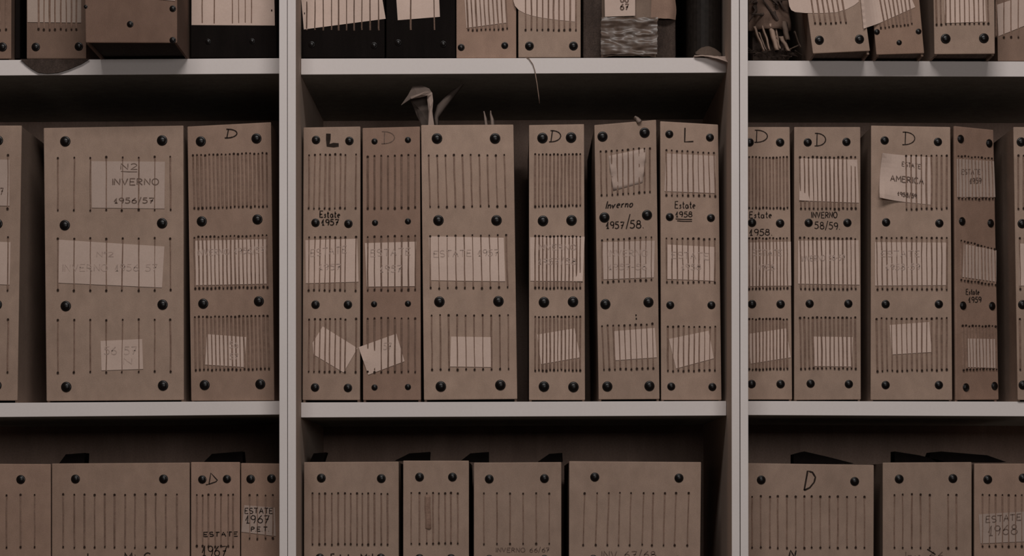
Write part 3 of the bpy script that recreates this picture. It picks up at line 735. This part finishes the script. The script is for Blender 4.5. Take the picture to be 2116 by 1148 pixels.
# ---------------------------------------------------------------- dark round-spined book beside the upright
pl = Plane(0.03)
root = thing('round_backed_book', Vector((pl(1450, 0).x, 0.03, zshelf('mid', 0, 1450))), 'black round-backed book in the dark corner beside the taped parcel', 'book')
mb = MB()
zb, zt = zshelf('mid', 0, 1450) + 0.001, zshelf('mid', 0, 1450) + 0.27
xa, xb = pl(1420, 0).x, pl(1491, 0).x
pts = []
for i in range(15):
    a = math.pi * i / 14
    pts.append(Vector(((xa + xb) / 2 - (xb - xa) / 2 * math.cos(a), 0.045 - 0.022 * math.sin(a), zb)))
mb.prism(pts, (0, 0, zt - zb))
mb.build('spine', flat('worn_black_leather', (0.016, 0.012, 0.010), 0.5, 0.10), root, smooth=False)
for x0, x1 in ((xa, xa + .003), (xb - .003, xb)):
    mb = MB(); mb.prism([Vector((x0, .046, zt)), Vector((x1, .046, zt)), Vector((x1, .046, zb)), Vector((x0, .046, zb))], (0, .22, 0))
    mb.build('cover', M['black'], root)
mb = MB(); mb.prism([Vector((xa + .0034, .046, zt - .006)), Vector((xb - .0034, .046, zt - .006)), Vector((xb - .0034, .046, zb + .004)), Vector((xa + .0034, .046, zb + .004))], (0, .21, 0))
mb.build('pages', M['pages'], root, color=scale(PAPER, .4))

mb = MB()
zs0 = zshelf('mid', 0, 1460)


def torn(u, v):
    a = Plane(0.012)(1438 + 54 * u, 0)
    return Vector((a.x, 0.022 - 0.004 * v, zs0 + 0.0075 + (1 - v) * 0.010 * math.sin(math.pi * (.1 + .85 * u)) - 0.004 * v * u + .0006 * noise.noise(Vector((u * 7, v * 5, 9)))))


mb.grid(torn, 12, 6)
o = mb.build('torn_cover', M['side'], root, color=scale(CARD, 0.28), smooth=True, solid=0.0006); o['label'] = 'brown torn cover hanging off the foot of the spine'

# curled paper lying at the foot of that book, tip over the shelf edge
pl = Plane(0.0)
zs = zshelf('mid', 0, 1460)


def curlfn(u, v):      # u along the shelf, v from the book outwards
    x = pl(1434 + 66 * u, 0).x
    y = 0.020 - v * (0.024 + 0.016 * u)
    lift = (1 - v) ** 1.5 * 0.0045 * math.sin(min(1, u * 1.15) * math.pi * 0.85 + .2)
    z = zs + 0.0014 + lift - 0.0105 * v * v * u * u + 0.0007 * noise.noise(Vector((u * 6, v * 6, 1)))
    if y > -0.0015: z = max(z, zs + 0.0012)
    return Vector((x, y, z))


mb = MB(); mb.grid(curlfn, 16, 12)
tag(mb.build('paper_scrap', M['paper'], origin=Vector((pl(1465, 0).x, 0, zs)), color=scale(PAPER, 0.8), smooth=True, solid=0.0012),
    'curled scrap of paper at the foot of the black round-backed book', 'paper')

# ---------------------------------------------------------------- frayed bundle
pl = Plane(0.02)
zs = zshelf('east', 0, 1590)
root = thing('torn_paper_bundle', Vector((pl(1592, 0).x, 0.02, zs)), 'dark frayed bundle of torn papers in the corner by the upright', 'paper bundle')
mb = MB()


def bund(u, v):
    x = 1546 + (1616 - 1546) * u + 26 * (v - .35) * u; y = -260 + 325 * v
    return pl(x, y, 0.004 + 0.012 * math.sin(u * math.pi) + 0.008 * noise.noise(Vector((u * 4, v * 12, 5))))


mb.grid(bund, 18, 50)
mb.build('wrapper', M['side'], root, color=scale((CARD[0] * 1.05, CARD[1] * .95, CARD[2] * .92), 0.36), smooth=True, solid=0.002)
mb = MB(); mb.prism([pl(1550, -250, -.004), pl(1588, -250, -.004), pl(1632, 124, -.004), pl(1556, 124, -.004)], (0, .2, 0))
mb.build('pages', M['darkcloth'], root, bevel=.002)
strips = [(1556, 60, 1575, 113, 6, .8), (1566, 72, 1580, 112, 5, .65), (1573, 56, 1587, 112, 6, .9), (1588, 54, 1602, 110, 13, 1.0), (1600, 80, 1608, 108, 6, .75), (1610, 80, 1626, 112, 11, .85), (1617, 50, 1624, 90, 14, .5), (1638, 70, 1650, 105, 4, .35), (1626, 108, 1646, 100, 5, .45), (1601, 62, 1606, 108, 5, .7)]
for (x0, y0, x1, y1, wd, kk) in strips:
    mb = MB(); sd = random.uniform(0, 30)

    def fn(u, v, x0=x0, y0=y0, x1=x1, y1=y1, wd=wd, sd=sd):
        x = x0 + (x1 - x0) * v + wd * (u - .5) * (1 - .25 * v) + 1.5 * noise.noise(Vector((v * 4, sd, 0)))
        return pl(x, y0 + (y1 - y0) * v + 2 * noise.noise(Vector((u * 5, sd, 2))), 0.012 + 0.006 * v + 0.004 * math.sin(u * 3.1) + .002 * noise.noise(Vector((v * 5, u, sd))))
    mb.grid(fn, 4, 10)
    mb.build('torn_sheet', M['paper'], root, color=scale(CARD, kk * 0.95), smooth=True, solid=0.0004)
mb = MB()
for i in range(26):
    x = random.uniform(1552, 1648); y = random.uniform(105, 122)
    a = pl(x, y, .004); mb.tube([a, a + Vector((random.uniform(-.006, .006), -random.uniform(0, .008), random.uniform(-.003, .004))), a + Vector((random.uniform(-.012, .012), -random.uniform(.004, .014), random.uniform(-.004, .002)))], [.0012, .0008, .0003], 5)
for i in range(9):
    x = random.uniform(1556, 1612); y = random.uniform(0, 35)
    a = pl(x, y, .012); mb.tube([a, a + Vector((random.uniform(-.012, .012), -.006, random.uniform(-.01, .01))), a + Vector((random.uniform(-.02, .02), -.009, random.uniform(-.02, .02)))], [.003, .002, .0006], 5)
o = mb.build('frayed_threads', M['darkcloth'], root); o['kind'] = 'stuff'

# ---------------------------------------------------------------- torn paper standing on the wide pale binder
pl = Plane(0.03)
pb = Plane(-0.002)
ztop = pb(960, 257).z
root_o = Vector((pl(890, 0).x, 0.01, ztop))
mb = MB()


def ribbon(path, n=14):
    """path: (x, y, half width, depth) along a torn strip"""
    def at(v):
        t = v * (len(path) - 1); i = min(int(t), len(path) - 2); f = t - i
        return [path[i][k] + (path[i + 1][k] - path[i][k]) * f for k in range(4)]

    def fn(u, v):
        x, y, w, dp = at(v); x2, y2, _, _ = at(min(v + .02, 1)); x1, y1, _, _ = at(max(v - .02, 0))
        dx, dy = x2 - x1, y2 - y1; l = math.hypot(dx, dy) or 1
        c = (u - .5) * 2
        p = Plane(dp)
        return p(x - dy / l * w * c, y + dx / l * w * c, 0.005 * (1 - c * c) + .0012 * noise.noise(Vector((u * 5, v * 9, dp * 50))))
    mb.grid(fn, 6, n)


root = thing('torn_paper_scrap', root_o, 'crumpled hooked scrap of torn paper standing on the wide pale binder', 'paper scrap')


def facet(name, pts, k, seed):
    """one crumpled fold of torn paper: outline points (x, y, depth), filled from its middle"""
    P = [Plane(dp)(x, y) for x, y, dp in pts]
    mb = MB(); n = len(P)
    mid = sum(P, Vector()) / n + Vector((0, -0.002, 0))
    ring = [p.lerp(mid, .5) + Vector((0, .0014 * noise.noise(Vector((i * .9, seed, 0))), 0)) for i, p in enumerate(P)]
    for a in range(n):
        b = (a + 1) % n
        mb.quad([P[a], P[b], ring[b], ring[a]]); mb.quad([ring[a], ring[b], mid])
    mb.build(name, M['paper'], root, color=scale(PAPER, k), smooth=False, solid=0.0004)


facet('stem', [(884, 190, .003), (893, 191, .001), (895, 208, .002), (893, 230, .004), (897, 259, .006), (885, 259, .006), (886, 230, .005), (883, 205, .004)], .66, 1)
facet('hooked_fold', [(829, 217, .012), (843, 197, .016), (853, 178, .02), (872, 177, .02), (887, 183, .012), (893, 192, .004), (882, 192, .004), (866, 197, .006), (850, 203, .008), (838, 211, .010)], .24, 2)
facet('pale_crease', [(848, 200, .002), (866, 194, -.001), (882, 188, -.003), (891, 190, -.002), (884, 197, -.001), (868, 201, .001), (850, 204, .002)], .5, 3)
facet('rear_fold', [(848, 206, .024), (866, 201, .022), (883, 198, .02), (887, 259, .02), (872, 259, .024), (862, 240, .026), (855, 222, .026)], .16, 4)  # dark colour carries the shading below the hooked fold
mb = MB()
ribbon([(903, 262, 4, .02), (901, 242, 5, .02), (911, 222, 9, .026), (931, 198, 7, .034), (957, 174, 1, .05)])
tag(mb.build('torn_paper_scrap', M['paper'], origin=Vector((pl(902, 0).x, .02, ztop)), color=scale(PAPER, .17), smooth=True, solid=0.0005),
    'thin blade of torn paper slanting up behind the crumpled hooked scrap', 'paper scrap')
for (pth, lab) in (([(1005, 262, 4, .012), (1003, 245, 3, .013), (1000, 231, 1, .015)], 'shorter dark torn shred sticking up from the wide pale binder'),
                   ([(1018, 262, 5, .008), (1017, 248, 4, .008), (1014, 236, 2, .01), (1014, 230, 1, .01)], 'pale pointed torn shred sticking up from the wide pale binder'),
                   ([(1322, 253, 6, .004), (1316, 246, 5, .006), (1311, 242, 3, .004)], 'tiny torn shred on top of the leaning Inverno binder')):
    mb = MB(); ribbon(pth, 8)
    p0 = Plane(pth[0][3])(pth[0][0], pth[0][1])
    tag(mb.build('torn_paper_shred', M['paper'], origin=p0, color=scale(PAPER, .42 if 'pale' in lab or 'tiny' in lab else .22), smooth=True, solid=0.0005), lab, 'paper scrap', 'torn shreds on the binders')

# ---------------------------------------------------------------- loose thread
pl = Plane(-0.0012)
pts = [pl(1084, 121, 0), pl(1093, 124, .0006), pl(1101, 133, .0008), pl(1105, 145, .001), pl(1107, 158, .002), pl(1110, 176, .003), pl(1113, 198, .002), pl(1115, 214, .0)]
pts[0].y = 0.002; pts[0].z = zshelf('mid', 0, 1084) + .0006; pts[1].z = max(pts[1].z, zshelf('mid', 0, 1090) - .001)
mb = MB(); mb.tube(pts, [.0005] * 4 + [.0006] * 3 + [.0003], 6)
tag(mb.build('loose_thread', M['string'], origin=pts[0], color=scale(CARD, .8), smooth=True), 'loose brown thread hanging down from the top shelf edge', 'thread')

# ================================================================ light, world, camera
def area(name, loc, target, sx, sy, power, col):
    l = bpy.data.lights.new(name, 'AREA'); l.shape = 'RECTANGLE'; l.size = sx; l.size_y = sy; l.energy = power; l.color = col
    o = bpy.data.objects.new(name, l); C.objects.link(o); o.location = loc
    o.rotation_euler = (Vector(target) - Vector(loc)).to_track_quat('-Z', 'Y').to_euler()
    return o


area('front_window_light', (0.65, -3.55, 1.78), (0.05, 0, 1.6), 1.3, 0.55, 17.5, (1.0, 0.965, 0.94))
area('ceiling_light', (0.0, -2.0, 3.35), (0, 0.0, 1.4), 1.6, 0.5, 36, (1.0, 0.965, 0.94))
w = bpy.data.worlds.new('room_air'); bpy.context.scene.world = w; w.use_nodes = True
w.node_tree.nodes['Background'].inputs[0].default_value = (0.9, 0.8, 0.74, 1)
w.node_tree.nodes['Background'].inputs[1].default_value = 0.03

cam = bpy.data.cameras.new('camera'); co = bpy.data.objects.new('camera', cam); C.objects.link(co)
co.location = (0, -D, ZC); co.rotation_euler = (math.pi / 2, 0, 0)
cam.sensor_fit = 'HORIZONTAL'; cam.sensor_width = 36
cam.lens = 36 * D / (2116 * S)
cam.shift_y = (CY - 574) / 2116
cam.clip_start = 0.05
bpy.context.scene.camera = co
sc_ = bpy.context.scene
sc_.view_settings.view_transform = 'Standard'; sc_.view_settings.look = 'None'
sc_.view_settings.exposure = 0; sc_.view_settings.gamma = 1
sc_.cycles.max_bounces = 6
sc_.cycles.use_denoising = True
for o in bpy.data.objects:
    if '_o' in o: del o['_o']
